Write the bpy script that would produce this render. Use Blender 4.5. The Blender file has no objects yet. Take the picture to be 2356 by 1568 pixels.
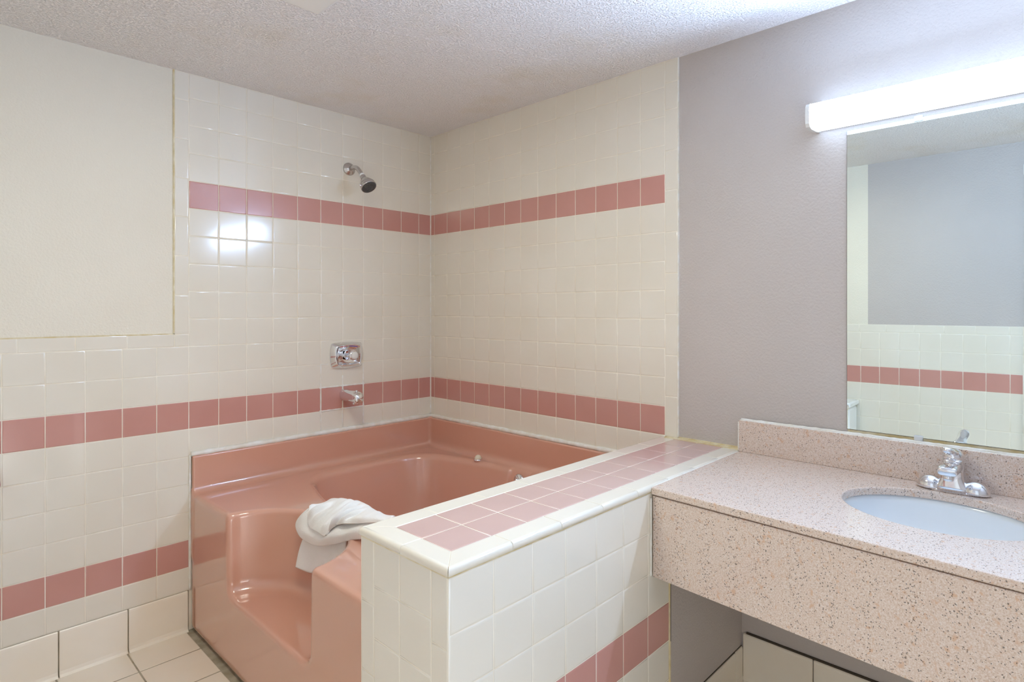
import bpy, bmesh, math, random
import numpy as np
from mathutils import Vector, Matrix
random.seed(7)
SC = bpy.context.scene
COL = SC.collection
CEIL = 2.217
T = 0.11
XW, YW = -2.28, -3.40          # rear wall (opposite the mirror) and entry wall (behind the camera)

# ------------------------------------------------------------------ tags
def tag(o, label=None, cat=None, group=None, kind=None):
    if label: o['label'] = label
    if cat: o['category'] = cat
    if group: o['group'] = group
    if kind: o['kind'] = kind
    return o
def empty(name, loc, label, cat):
    o = bpy.data.objects.new(name, None); COL.objects.link(o); o.location = loc
    o.empty_display_size = 0.05
    return tag(o, label, cat)

# ------------------------------------------------------------------ mesh builder (world coordinates)
class MB:
    def __init__(s): s.v = []; s.f = []; s.m = []; s.s = []
    def face(s, pts, mi=0, smooth=False):
        b = len(s.v); s.v += [tuple(p) for p in pts]; s.f.append(tuple(range(b, b+len(pts)))); s.m.append(mi); s.s.append(smooth)
    def add(s, vs, fs, mi=0, smooth=False):
        b = len(s.v); s.v += [tuple(p) for p in vs]
        for f in fs: s.f.append(tuple(i+b for i in f)); s.m.append(mi); s.s.append(smooth)
    def box(s, a, b, mi=0):
        x0,y0,z0 = [min(a[i],b[i]) for i in range(3)]; x1,y1,z1 = [max(a[i],b[i]) for i in range(3)]
        v = [(x0,y0,z0),(x1,y0,z0),(x1,y1,z0),(x0,y1,z0),(x0,y0,z1),(x1,y0,z1),(x1,y1,z1),(x0,y1,z1)]
        s.add(v, [(0,3,2,1),(4,5,6,7),(0,1,5,4),(1,2,6,5),(2,3,7,6),(3,0,4,7)], mi)
    def build(s, name, mats, parent=None, bevel=0, smooth=None, seg=2, origin=None, weld=False):
        me = bpy.data.meshes.new(name)
        org = Vector(origin) if origin else (parent.matrix_basis.translation if parent else Vector((0,0,0)))
        if parent and not origin:
            org = Vector((0,0,0)); q = parent
            while q: org = org + q.location; q = q.parent
        vs = [tuple(Vector(v)-org) for v in s.v]
        me.from_pydata(vs, [], s.f); me.update()
        if not isinstance(mats, (list, tuple)): mats = [mats]
        for m in mats: me.materials.append(m)
        me.polygons.foreach_set('material_index', s.m)
        me.polygons.foreach_set('use_smooth', [bool(x) if smooth is None else smooth for x in s.s])
        o = bpy.data.objects.new(name, me); COL.objects.link(o)
        if parent: o.parent = parent
        else: o.location = org
        if weld or bevel:
            bm = bmesh.new(); bm.from_mesh(me); bmesh.ops.remove_doubles(bm, verts=bm.verts, dist=1e-5)
            bmesh.ops.recalc_face_normals(bm, faces=bm.faces)
            if bevel:
                ed = [e for e in bm.edges if len(e.link_faces)==2 and e.calc_face_angle(0) > 0.6]
                for f in bm.faces: f.smooth = False
                res = bmesh.ops.bevel(bm, geom=ed, offset=bevel, segments=seg, profile=0.5, affect='EDGES', clamp_overlap=True)
                for f in res['faces']: f.smooth = True
            bm.to_mesh(me); bm.free()
        return o

def lathe(mb, prof, c, axis=(0,0,1), n=32, mi=0, cap0=True, cap1=True, squash=(1,1), up=None):
    """prof: list of (radius, height) along axis from centre c"""
    A = Vector(axis).normalized()
    u = Vector(up) if up else (Vector((0,0,1)) if abs(A.z) < .9 else Vector((1,0,0)))
    U = (u - A*u.dot(A)).normalized(); V = A.cross(U)
    c = Vector(c); vs = []; fs = []
    for r, h in prof:
        for i in range(n):
            a = 2*math.pi*i/n
            vs.append(c + A*h + U*(r*squash[0]*math.cos(a)) + V*(r*squash[1]*math.sin(a)))
    k = len(prof)
    for j in range(k-1):
        for i in range(n):
            i2 = (i+1) % n
            fs.append((j*n+i, j*n+i2, (j+1)*n+i2, (j+1)*n+i))
    if cap0: fs.append(tuple(range(n))[::-1])
    if cap1: fs.append(tuple((k-1)*n+i for i in range(n)))
    mb.add(vs, fs, mi, True)

def tube(mb, pts, rad, n=16, mi=0, caps=True, squash=1.0):
    pts = [Vector(p) for p in pts]; k = len(pts)
    if not isinstance(rad, (list, tuple)): rad = [rad]*k
    vs = []; fs = []; prevU = None
    for j, p in enumerate(pts):
        t = (pts[min(j+1,k-1)] - pts[max(j-1,0)]).normalized()
        u = prevU if prevU is not None else (Vector((0,0,1)) if abs(t.z) < .9 else Vector((1,0,0)))
        U = (u - t*u.dot(t)).normalized(); V = t.cross(U); prevU = U
        for i in range(n):
            a = 2*math.pi*i/n
            vs.append(p + U*(rad[j]*math.cos(a)*squash) + V*(rad[j]*math.sin(a)))
    for j in range(k-1):
        for i in range(n):
            i2 = (i+1) % n; fs.append((j*n+i, j*n+i2, (j+1)*n+i2, (j+1)*n+i))
    if caps: fs.append(tuple(range(n))[::-1]); fs.append(tuple((k-1)*n+i for i in range(n)))
    mb.add(vs, fs, mi, True)

def spline(ctrl, n):
    P = [Vector(p) for p in ctrl]; out = []
    P = [P[0]*2-P[1]] + P + [P[-1]*2-P[-2]]
    m = len(P)-3
    for i in range(n):
        s = i/(n-1)*m; k = min(int(s), m-1); t = s-k
        a,b,c,d = P[k:k+4]
        out.append(0.5*((2*b)+(c-a)*t+(2*a-5*b+4*c-d)*t*t+(3*b-a-3*c+d)*t**3))
    return out

# ------------------------------------------------------------------ materials
def newmat(name):
    m = bpy.data.materials.new(name); m.use_nodes = True
    nt = m.node_tree; b = nt.nodes['Principled BSDF']
    return m, nt, b
def node(nt, t, **kw):
    n = nt.nodes.new(t)
    for k, v in kw.items():
        if k in n.inputs: n.inputs[k].default_value = v
        else: setattr(n, k, v)
    return n
def coords(nt):
    return node(nt, 'ShaderNodeTexCoord').outputs['Object']
def plain(name, col, rough=0.5, metal=0.0, bump=None, coat=0, spec=None, trans=0):
    m, nt, b = newmat(name)
    b.inputs['Base Color'].default_value = (*col, 1); b.inputs['Roughness'].default_value = rough
    b.inputs['Metallic'].default_value = metal
    if coat: b.inputs['Coat Weight'].default_value = coat; b.inputs['Coat Roughness'].default_value = 0.05
    if spec is not None: b.inputs['Specular IOR Level'].default_value = spec
    if trans: b.inputs['Transmission Weight'].default_value = trans
    if bump:
        sc, st, dist = bump
        nz = node(nt, 'ShaderNodeTexNoise', Scale=sc, Detail=4.0); nt.links.new(coords(nt), nz.inputs['Vector'])
        bp = node(nt, 'ShaderNodeBump', Strength=st, Distance=dist)
        nt.links.new(nz.outputs['Fac'], bp.inputs['Height']); nt.links.new(bp.outputs['Normal'], b.inputs['Normal'])
    return m
def varied(name, c1, c2, scale, rough, bump=None, detail=3.0, lo=.35, hi=.65, coat=0):
    m, nt, b = newmat(name)
    b.inputs['Roughness'].default_value = rough
    if coat: b.inputs['Coat Weight'].default_value = coat; b.inputs['Coat Roughness'].default_value = 0.04
    co = coords(nt)
    nz = node(nt, 'ShaderNodeTexNoise', Scale=scale, Detail=detail); nt.links.new(co, nz.inputs['Vector'])
    cr = node(nt, 'ShaderNodeValToRGB'); e = cr.color_ramp.elements
    e[0].position = lo; e[0].color = (*c1,1); e[1].position = hi; e[1].color = (*c2,1)
    nt.links.new(nz.outputs['Fac'], cr.inputs['Fac']); nt.links.new(cr.outputs['Color'], b.inputs['Base Color'])
    if bump:
        sc, st, dist = bump
        n2 = node(nt, 'ShaderNodeTexNoise', Scale=sc, Detail=4.0, Roughness=.55); nt.links.new(co, n2.inputs['Vector'])
        bp = node(nt, 'ShaderNodeBump', Strength=st, Distance=dist)
        nt.links.new(n2.outputs['Fac'], bp.inputs['Height']); nt.links.new(bp.outputs['Normal'], b.inputs['Normal'])
    return m

def srgb(r, g, b):
    f = lambda c: ((c/255+0.055)/1.055)**2.4 if c/255 > 0.04045 else c/255/12.92
    return (f(r), f(g), f(b))

M = {}
M['cream'] = varied('cream_glazed_tile', srgb(227,220,204), srgb(230,224,210), 3.0, 0.13, bump=(14, .06, .003), coat=.3)
M['pink'] = varied('rose_glazed_tile', srgb(194,140,129), srgb(198,145,134), 5.0, 0.2, bump=(16, .06, .003), coat=.3)
M['pink_sheen'] = varied('rose_tile_painted_sheen', srgb(200,168,161), srgb(204,173,166), 5.0, 0.16, bump=(16, .06, .003), coat=.5)  # coping copy of the rose tile, glossy reflection put into the paler colour
M['grout'] = varied('pale_grout', srgb(232,222,200), srgb(242,236,222), 9.0, 0.8)
M['grout_dk'] = varied('grey_grout', srgb(150,142,120), srgb(178,170,150), 20.0, 0.85)
M['floor_tile'] = varied('floor_tile', srgb(238,228,209), srgb(240,232,216), 5.0, 0.3, bump=(20,.05,.003))
M['cream_paint'] = varied('cream_textured_paint', srgb(227,219,201), srgb(230,223,206), 2.0, 0.42, bump=(150, .5, .004))
M['taupe_paint'] = varied('taupe_textured_paint', srgb(187,178,171), srgb(192,183,176), 2.0, 0.45, bump=(130, .5, .004))
M['caulk'] = varied('white_caulk', srgb(236,235,230), srgb(226,220,206), 30.0, 0.45, bump=(60,.3,.004))
M['old_caulk'] = varied('yellowed_caulk', srgb(205,186,136), srgb(226,216,186), 25.0, 0.5)
M['dark_gap'] = plain('dark_gap', (.06,.045,.03), .9)
M['chrome'] = plain('chrome', (.82,.82,.84), .07, 1.0)
M['satin_chrome'] = plain('satin_chrome', (.6,.58,.57), .22, 1.0)
M['black_rubber'] = varied('spray_rubber', (.025,.025,.025), (.09,.09,.09), 260, .5)
M['tape'] = plain('thread_tape', (.85,.85,.83), .6)
M['porcelain'] = plain('white_porcelain', srgb(232,236,238), .12, 0, coat=.3)
M['plastic_white'] = plain('white_plastic', srgb(228,226,220), .4)
M['acrylic'] = plain('clear_acrylic', (.92,.95,.97), .15, 0, trans=.4)
M['red'] = plain('red_mark', (.6,.06,.04), .3)
M['blue'] = plain('blue_mark', (.05,.07,.5), .3)
M['towel'] = varied('terry_cloth', srgb(246,245,241), srgb(251,250,248), 10, .95, bump=(420, .7, .003))
M['wood_white'] = plain('white_trim_paint', srgb(232,230,222), .35)
M['stain'] = plain('yellow_stain', srgb(205,190,140), .6)

# tub: glossy rose gel coat
m, nt, b = newmat('rose_gelcoat'); M['tub'] = m
b.inputs['Base Color'].default_value = (*srgb(209,156,133),1); b.inputs['Roughness'].default_value = .22
b.inputs['Coat Weight'].default_value = 1.0; b.inputs['Coat Roughness'].default_value = .03
nz = node(nt, 'ShaderNodeTexNoise', Scale=3.5, Detail=1.0); nt.links.new(coords(nt), nz.inputs['Vector'])
bp = node(nt, 'ShaderNodeBump', Strength=.05, Distance=.01); nt.links.new(nz.outputs['Fac'], bp.inputs['Height']); nt.links.new(bp.outputs['Normal'], b.inputs['Normal'])

# popcorn ceiling
m, nt, b = newmat('popcorn_ceiling'); M['popcorn'] = m
co = coords(nt); b.inputs['Roughness'].default_value = .30
n1 = node(nt, 'ShaderNodeTexNoise', Scale=150, Detail=3.0, Roughness=.6); nt.links.new(co, n1.inputs['Vector'])
cr = node(nt, 'ShaderNodeValToRGB'); cr.color_ramp.elements[0].position = .48; cr.color_ramp.elements[1].position = .66
nt.links.new(n1.outputs['Fac'], cr.inputs['Fac'])
bp = node(nt, 'ShaderNodeBump', Strength=.8, Distance=.006); nt.links.new(cr.outputs['Color'], bp.inputs['Height']); nt.links.new(bp.outputs['Normal'], b.inputs['Normal'])
n2 = node(nt, 'ShaderNodeTexNoise', Scale=2.2, Detail=4.0, Roughness=.6); nt.links.new(co, n2.inputs['Vector'])
c2 = node(nt, 'ShaderNodeValToRGB'); e = c2.color_ramp.elements
e[0].position = .30; e[0].color = (*srgb(245,237,227),1); e[1].position = .46; e[1].color = (*srgb(252,248,246),1)
nt.links.new(n2.outputs['Fac'], c2.inputs['Fac']); nt.links.new(c2.outputs['Color'], b.inputs['Base Color'])

# granite
m, nt, b = newmat('speckled_granite'); M['granite'] = m
co = coords(nt); b.inputs['Roughness'].default_value = .14
n1 = node(nt, 'ShaderNodeTexNoise', Scale=320, Detail=3.0, Roughness=.8); nt.links.new(co, n1.inputs['Vector'])
c1 = node(nt, 'ShaderNodeValToRGB'); e = c1.color_ramp.elements
e[0].position = .34; e[0].color = (*srgb(190,166,146),1); e[1].position = .64; e[1].color = (*srgb(222,211,202),1)
x = e.new(.48); x.color = (*srgb(211,190,174),1)
nt.links.new(n1.outputs['Fac'], c1.inputs['Fac'])
dn = node(nt, 'ShaderNodeTexNoise', Scale=220, Detail=2.0); nt.links.new(co, dn.inputs['Vector'])
vm = node(nt, 'ShaderNodeVectorMath', operation='SCALE'); vm.inputs['Scale'].default_value = .006; nt.links.new(dn.outputs['Color'], vm.inputs[0])
va = node(nt, 'ShaderNodeVectorMath', operation='ADD'); nt.links.new(co, va.inputs[0]); nt.links.new(vm.outputs[0], va.inputs[1])
v1 = node(nt, 'ShaderNodeTexVoronoi', Scale=300.0); nt.links.new(va.outputs[0], v1.inputs['Vector'])
sep = node(nt, 'ShaderNodeSeparateColor'); nt.links.new(v1.outputs['Color'], sep.inputs['Color'])
th = node(nt, 'ShaderNodeMath', operation='GREATER_THAN'); th.inputs[1].default_value = .84; nt.links.new(sep.outputs['Red'], th.inputs[0])
dl = node(nt, 'ShaderNodeMath', operation='LESS_THAN'); dl.inputs[1].default_value = .41; nt.links.new(v1.outputs['Distance'], dl.inputs[0])
ml = node(nt, 'ShaderNodeMath', operation='MULTIPLY'); nt.links.new(th.outputs[0], ml.inputs[0]); nt.links.new(dl.outputs[0], ml.inputs[1])
ml2 = node(nt, 'ShaderNodeMath', operation='MULTIPLY'); ml2.inputs[1].default_value = .74; nt.links.new(ml.outputs[0], ml2.inputs[0])
mx = node(nt, 'ShaderNodeMix', data_type='RGBA'); nt.links.new(ml2.outputs[0], mx.inputs[0])
v2 = node(nt, 'ShaderNodeTexNoise', Scale=75, Detail=2.0); nt.links.new(co, v2.inputs['Vector'])
c3 = node(nt, 'ShaderNodeValToRGB'); c3.color_ramp.elements[0].position = .60; c3.color_ramp.elements[1].position = .72; nt.links.new(v2.outputs['Fac'], c3.inputs['Fac'])
m3 = node(nt, 'ShaderNodeMix', data_type='RGBA'); nt.links.new(c3.outputs['Color'], m3.inputs[0]); nt.links.new(c1.outputs['Color'], m3.inputs[6]); m3.inputs[7].default_value = (*srgb(206,172,146),1)
nt.links.new(m3.outputs[2], mx.inputs[6]); mx.inputs[7].default_value = (*srgb(70,64,62),1)
nt.links.new(mx.outputs[2], b.inputs['Base Color'])

# mirror: slightly green
M['mirror'] = plain('mirror_glass', (.80,.86,.82), .012, 1.0)
def emis(name, col, st):
    m, nt, b = newmat(name)
    b.inputs['Base Color'].default_value = (.9,.9,.9,1); b.inputs['Roughness'].default_value = .3
    b.inputs['Emission Color'].default_value = (*col,1); b.inputs['Emission Strength'].default_value = st
    return m
M['vanity_glow'] = emis('lit_acrylic_diffuser', (.485,.69,1.04), 200.0)
M['vanity_edge'] = emis('lit_diffuser_edge', (.53,.71,1.0), 4.2)
M['ceil_glow'] = emis('lit_ceiling_lens', (1.0,1.0,.86), 25.0)
M['end_cap'] = plain('translucent_end_cap', srgb(222,222,218), .35)

# ------------------------------------------------------------------ tiles
def tile(mb, O, U, V, N, u0, v0, u1, v1, mi, gap=.0024, lift=0.0, thick=.0013, tilt=.0022, pill=.0022):
    g = gap/2; u0 += g; v0 += g; u1 -= g; v1 -= g
    if u1-u0 < .003 or v1-v0 < .003: return
    a, b_ = random.uniform(-tilt, tilt), random.uniform(-tilt, tilt)
    uc, vc = (u0+u1)/2, (v0+v1)/2
    rings = []
    for ins, h in ((0,-thick),(.0003,-.0007),(.0012,-.0002),(pill*1.6,0)):
        ins = min(ins, (u1-u0)/2.2, (v1-v0)/2.2)
        rings.append([(u0+ins,v0+ins,h),(u1-ins,v0+ins,h),(u1-ins,v1-ins,h),(u0+ins,v1-ins,h)])
    vs = []
    for r in rings:
        for (u,v,h) in r: vs.append(O + U*u + V*v + N*(h + lift + a*(u-uc) + b_*(v-vc)))
    fs = []
    for k in range(3):
        for i in range(4):
            j = (i+1)%4; fs.append((k*4+i, k*4+j, (k+1)*4+j, (k+1)*4+i))
    ff = [(12,13,14,15)]
    if U.cross(V).dot(N) < 0: fs = [f[::-1] for f in fs]; ff = [ff[0][::-1]]
    mb.add(vs, fs, mi, True); k = len(mb.v)-len(vs)
    mb.f.append(tuple(i+k for i in ff[0])); mb.m.append(mi); mb.s.append(False)
def grid_tiles(mb, O, U, V, N, us, vs, mfun, **kw):
    for i in range(len(us)-1):
        for j in range(len(vs)-1):
            mi = mfun(i, j, us[i], vs[j])
            if mi is not None: tile(mb, O, U, V, N, us[i], vs[j], us[i+1], vs[j+1], mi, **kw)
X, Y, Z = Vector((1,0,0)), Vector((0,1,0)), Vector((0,0,1))
ZB = 1.79                                  # top of the upper rose band
rows_all = sorted([round(ZB+T*k,4) for k in range(-14,4)])        # .25 ... 2.12
TM = [M['cream_paint'], M['grout'], M['cream'], M['pink'], M['taupe_paint'], M['old_caulk'], M['dark_gap'], M['caulk'], M['pink_sheen']]
def is_pink(z, upper=True):
    k = round((ZB - z)/T)                  # z = bottom of the tile
    return k in ((1,9,14) if upper else (9,14))

# --- wall_left (shower wall, y = 0)
mb = MB(); O = Vector((0,0,0)); U = -X; N = -Y
mb.box((XW-.1, .0011, 0), (0.1, .12, 1.18), 1)
mb.box((-1.2285, .0011, 1.18), (0.1, .12, CEIL), 1)
mb.box((XW-.1, .0045, 1.18), (-1.2285, .12, CEIL), 0)
colsA = [.0005] + [.0781+T*k for k in range(11)]
vA = [.69] + [r for r in rows_all if r > .695] + [CEIL-.001]
grid_tiles(mb, O, U, Z, N, colsA, vA, lambda i,j,u,z: 3 if is_pink(z) else 2)
colsL = [1.1781+T*k for k in range(11)]; colsL[-1] = -XW
vL = [.16] + [r for r in rows_all if r < 1.135]
grid_tiles(mb, O, U, Z, N, colsL, vL, lambda i,j,u,z: 3 if (z > .2 and is_pink(z)) else 2)
for z0, z1 in [(1.13,1.179),(1.179,1.334),(1.334,1.489),(1.489,1.644),(1.644,1.797),(1.797,1.952),(1.952,2.106),(2.106,CEIL-.001)]:
    tile(mb, O, U, Z, N, 1.1781, z0, 1.2285, z1, 2)
us = [1.2285,1.383,1.536,1.69,1.845,2.0,2.155,-XW]
for a, b_ in zip(us, us[1:]): tile(mb, O, U, Z, N, a, 1.13, b_, 1.18, 2)
mb.box((-1.2325, .0002, 1.18), (-1.2275, .006, CEIL), 5)
mb.box((XW, .0002, 1.1775), (-1.2275, .006, 1.1825), 5)
# patched corner bead of old caulk
mb.build('wall_left', TM, origin=(0,0,0))['kind'] = 'structure'

# --- wall_right (x = 0): tiled by the tub, painted over the vanity
mb = MB(); U = -Y; N = -X
mb.box((.0011, .0, .0), (.12, -1.5185, CEIL), 1)
mb.box((.006, -1.5165, 0), (.12, YW-.1, CEIL), 4)
colsB = [.0005] + [.0316+T*k for k in range(14)]
grid_tiles(mb, O, U, Z, N, colsB, vA, lambda i,j,u,z: 3 if is_pink(z) else 2)
zt = [.795,.949,1.104,1.259,1.413,1.568,1.725,1.875,2.03,2.131,CEIL-.001]
for a, b_ in zip(zt, zt[1:]): tile(mb, O, U, Z, N, colsB[-1], a, 1.5155, b_, 2)
mb.box((.0, -1.515, .795), (.0065, -1.5195, CEIL), 7)
mb.box((.0045, -2.10, .885), (.007, -2.86, .916), 5)
mb.build('wall_right', TM, origin=(0,0,0))['kind'] = 'structure'

# --- wall_rear (opposite the mirror, x = XW)
mb = MB(); O2 = Vector((XW,0,0)); U = -Y; N = X
mb.box((XW-.0011, 0, 0), (XW-.12, -2.39, 1.18), 1)
mb.box((XW-.0045, 0, 1.18), (XW-.12, -1.6, CEIL), 0)
mb.box((XW-.0045, -1.6, 1.18), (XW-.12, -2.39, CEIL), 4)
mb.box((XW-.0045, -2.39, 2.085), (XW-.12, YW-.1, CEIL), 4)
mb.box((XW-.0045, -3.27, 0), (XW-.12, YW-.1, 2.12), 4)
colsR = [.0005] + [.018+T*k for k in range(1,22)] + [2.385]
grid_tiles(mb, O2, U, Z, N, colsR, vL, lambda i,j,u,z: 3 if (z > .2 and is_pink(z)) else 2)
us = [i*.155 for i in range(16)]+[2.385]
for a, b_ in zip(us, us[1:]): tile(mb, O2, U, Z, N, a, 1.13, b_, 1.18, 2)
us = [i*.205 for i in range(12)]+[2.385]
for a, b_ in zip(us, us[1:]): tile(mb, O2, U, Z, N, a, 0.002, b_, .16, 2, gap=.004)
mb.build('wall_rear', TM, origin=(XW,0,0))['kind'] = 'structure'

# --- wall_entry (behind the camera)
mb = MB(); mb.box((XW-.1, YW, 0), (.1, YW-.1, CEIL), 4)
mb.build('wall_entry', TM, origin=(0,YW,0))['kind'] = 'structure'

# --- ceiling with a faint seam
mb = MB(); mb.box((XW-.1, YW-.1, CEIL), (.1, .1, CEIL+.1))
s0, s1 = Vector((-1.10,-.76,CEIL)), Vector((-.28,-1.16,CEIL))
d = (s1-s0).normalized(); q = Vector((-d.y,d.x,0))*.006
mb.add([s0-q, s1-q, s1+q*0-Z*.0016, s0+q*0-Z*.0016, s0+q, s1+q], [(0,1,2,3),(3,2,5,4)], 0, True)
mb.build('ceiling', [M['popcorn']], origin=(0,0,CEIL))['kind'] = 'structure'

# --- floor
mb = MB(); mb.box((XW-.1, YW-.1, -.1), (.1, .1, -.0011), 0)
xs = [XW, -2.206, -2.001, -1.796, -1.591, -1.385, -1.187]
ys = [0] + [-.175-.205*k for k in range(16)]; ys[-1] = YW if ys[-1] < YW else ys[-1]
for a, b_ in zip(xs, xs[1:]):
    for c, d_ in zip(ys, ys[1:]):
        tile(mb, O, X, Y, Z, a, d_, b_, c, 1, gap=.0048, tilt=.001)
xs2 = [-1.187,-.98,-.775,-.57,-.365,-.16,0]; ys2 = [-1.775]+[y for y in ys if y < -1.80]
for a, b_ in zip(xs2, xs2[1:]):
    for c, d_ in zip(ys2, ys2[1:]):
        tile(mb, O, X, Y, Z, a, d_, b_, c, 1, gap=.0048, tilt=.001)
mb.build('floor', [M['grout_dk'], M['floor_tile']], origin=(0,0,0))['kind'] = 'structure'

# --- baseboards (cove base tiles)
def cove(mb, O, U, N, u0, u1, h, gap=.0035):
    prof = [(0,h),(.004,h),(.0065,h-.003),(.0075,h-.01),(.0075,.02),(.010,.009),(.017,.002),(.017,0),(0,0)]
    u0 += gap/2; u1 -= gap/2
    vs = []; n = len(prof)
    for u in (u0, u0+.0015, u1-.0015, u1):
        k = -.0015 if u in (u0, u1) else 0
        for d, z in prof: vs.append(O + U*u + N*max(0, d+k) + Z*max(0, z + (k if z > .05 else 0)))
    fs = []
    for s in range(3):
        for i in range(n-1): fs.append((s*n+i, s*n+i+1, (s+1)*n+i+1, (s+1)*n+i))
    fs.append(tuple(range(n))); fs.append(tuple(3*n+i for i in range(n))[::-1])
    mb.add(vs, fs, 0, False)
mb = MB()
us = [1.181,1.381,1.583,1.788,1.993,2.198,2.28]
for a, b_ in zip(us, us[1:]): cove(mb, Vector((0,.0,0)), -X, -Y, a, b_, .159)
mb.box((-1.178, .001, 0), (XW, .0045, .16), 1)
mb.build('baseboard_left', [M['floor_tile'], M['grout_dk']], origin=(0,0,0))['kind'] = 'structure'
mb = MB()
us = [1.768,2.0,2.21,2.42,2.63,2.84,3.05,3.26,3.4]
for a, b_ in zip(us, us[1:]): cove(mb, Vector((.004,0,0)), -Y, -X, a, b_, .165)
mb.box((.0005,-1.78,.163), (.0065, YW, .171), 1)
mb.build('baseboard_right', [M['floor_tile'], M['dark_gap']], origin=(0,0,0))['kind'] = 'structure'

# --- half wall between tub and vanity
PX0, PY0, PY1, PZ = -1.265, -1.450, -1.758, .796
mb = MB()
mb.box((PX0+.0001, PY0-.0001, 0), (0.0, PY1+.0001, PZ-.012), 1)
ON = Vector((0, PY1, 0))
xsn = [-1.2635,-1.151,-1.037,-.929,-.813,-.699,-.583,-.473]
zsn = [0.001,.11,.22,.331,.442,.553,.665,.775]
for i in range(7):
    for j in range(7):
        tile(mb, ON, X, Z, -Y, xsn[i], zsn[j], xsn[i+1], zsn[j+1], 3 if j in (3,) else 2, lift=.001, pill=.003)
# painted stretch under the counter, a little proud of the tile edge line
mb.box((-.470, PY1-.004, .0), (0.006, PY1+.02, .772), 4)
mb.box((-.4735, PY1-.0048, .12), (-.4695, PY1+.01, .60), 5)
mb.box((-.4725, PY1-.0055, .33), (-.4705, PY1+.01, .50), 6)
OE = Vector((PX0, 0, 0))
ye = [1.4515,1.503,1.600,1.706,1.7565]
zmid = [.001,.12,.234,.346,.458,.568,.680,.782]
zedge = [.001,.02,.175,.33,.484,.638,.782]
for i in range(4):
    zz = zedge if i in (0,3) else zmid
    for j in range(len(zz)-1):
        tile(mb, OE, -Y, Z, -X, ye[i], zz[j], ye[i+1], zz[j+1], 2, lift=.001)
# tub side
OT = Vector((0, PY0, 0))
for i in range(11):
    for j in range(3):
        tile(mb, OT, X, Z, Y, -1.264+.115*i, .46+.11*j, -1.264+.115*(i+1), .57+.11*j if j < 2 else .782, 2, lift=.001)
# rounded corner edge strip
lathe(mb, [(.0042,.0),(.0042,.783)], (PX0+.0036, PY1+.0036, 0), n=12, mi=2)
mb.build('wall_half', TM, origin=(0,0,0))['kind'] = 'structure'
# coping tiles on top
mb = MB()
HW = bpy.data.objects['wall_half']
mb.box((PX0+.003, PY0-.003, PZ-.012), (0.0, PY1+.003, PZ-.0011), 1)
OC = Vector((0,0,PZ))
xt = [-1.216,-1.1075,-.998,-.8845,-.782,-.668,-.5605,-.450,-.337,-.225,-.113,-.001]
for i in range(11):
    tile(mb, OC, X, Y, Z, xt[i], -1.606, xt[i+1], -1.5095, 8)
    tile(mb, OC, X, Y, Z, xt[i], -1.7035, xt[i+1], -1.606, 8)
def bull(a, b_, inner_a, inner_b, out, n=7):
    """bullnose strip: a,b_ outer edge ends; inner_a, inner_b inner ends; out = outward unit vector"""
    a, b_, ia, ib = [Vector(p) for p in (a,b_,inner_a,inner_b)]
    r = .009; ring = []
    vs = []
    segs = [(0.0,0.0)]
    L = (a-ia).dot(out)
    prof = [(0, -.0018), (0.0005,-.0003), (.002, 0), (L-r, 0)] + [(L-r+r*math.sin(t), -r+r*math.cos(t)) for t in [math.pi/2*k/5 for k in range(1,6)]] + [(L, -.017), (L-.004,-.018)]
    for (p, h) in prof:
        f = p/L
        A = ia.lerp(a, f); B = ib.lerp(b_, f); dd = (B-A).normalized()
        for P_, e in ((A+dd*.0009, -.0005),(A+dd*.002, 0),(B-dd*.002, 0),(B-dd*.0009, -.0005)): vs.append(P_+Z*(h+e))
    m_ = len(prof); fs = []
    for k in range(m_-1):
        for c in range(3):
            fq = (k*4+c, k*4+c+1, (k+1)*4+c+1, (k+1)*4+c)
            if k == 2: b0 = len(mb.v); mb.f.append(tuple(b0+i for i in fq)); mb.m.append(2); mb.s.append(False)
            else: fs.append(fq)
    fs.append(tuple(k*4 for k in range(m_))); fs.append(tuple(k*4+3 for k in range(m_))[::-1])
    mb.add(vs, fs, 2, True)
ex, ey0, ey1 = PX0-.004, PY0+.004, PY1-.004
ix, iy0, iy1 = -1.2165, -1.5090, -1.7040
tn = [ (ex,ix), (-1.1,-1.1), (-.945,-.945), (-.79,-.79), (-.635,-.635), (-.48,-.48), (-.325,-.325), (-.17,-.17), (-.001,-.001)]
for (a,ai),(b_,bi) in zip(tn, tn[1:]):
    bull((a,ey1,PZ),(b_,ey1,PZ),(ai,iy1,PZ),(bi,iy1,PZ), -Y)
    bull((a,ey0,PZ),(b_,ey0,PZ),(ai,iy0,PZ),(bi,iy0,PZ), Y)
bull((ex,ey0,PZ),(ex,-1.605,PZ),(ix,iy0,PZ),(ix,-1.605,PZ), -X)
bull((ex,-1.605,PZ),(ex,ey1,PZ),(ix,-1.605,PZ),(ix,iy1,PZ), -X)
# yellowed joint under the nosing
mb.box((PX0-.0015, PY0-.002, PZ-.021), (PX0+.01, PY1+.002, PZ-.014), 5)
mb.box((PX0, PY1-.0012, PZ-.021), (-.47, PY1+.01, PZ-.014), 5)
mb.box((-.02, -1.47, PZ-.003), (.004, -1.76, PZ+.003), 5)
mb.box((-.0, -1.516, PZ-.003), (.008, -1.76, PZ+.006), 5)
cop = mb.build('coping', TM, parent=HW); cop['label'] = 'rose tile coping with rounded cream edge tiles'
# baseboard on the half wall under the counter
mb = MB()
for a, b_ in ((-.47,-.27),(-.27,-.055),(-.055,0.0)):
    cove(mb, Vector((0,PY1-.004,0)), X, -Y, a, b_, .114+.02*(b_+.27))
mb.box((-.47, PY1-.0055, .112), (0, PY1-.003, .121), 1)
mb.build('baseboard_half', [M['floor_tile'], M['dark_gap']], origin=(0,PY1,0))['kind'] = 'structure'

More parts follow.
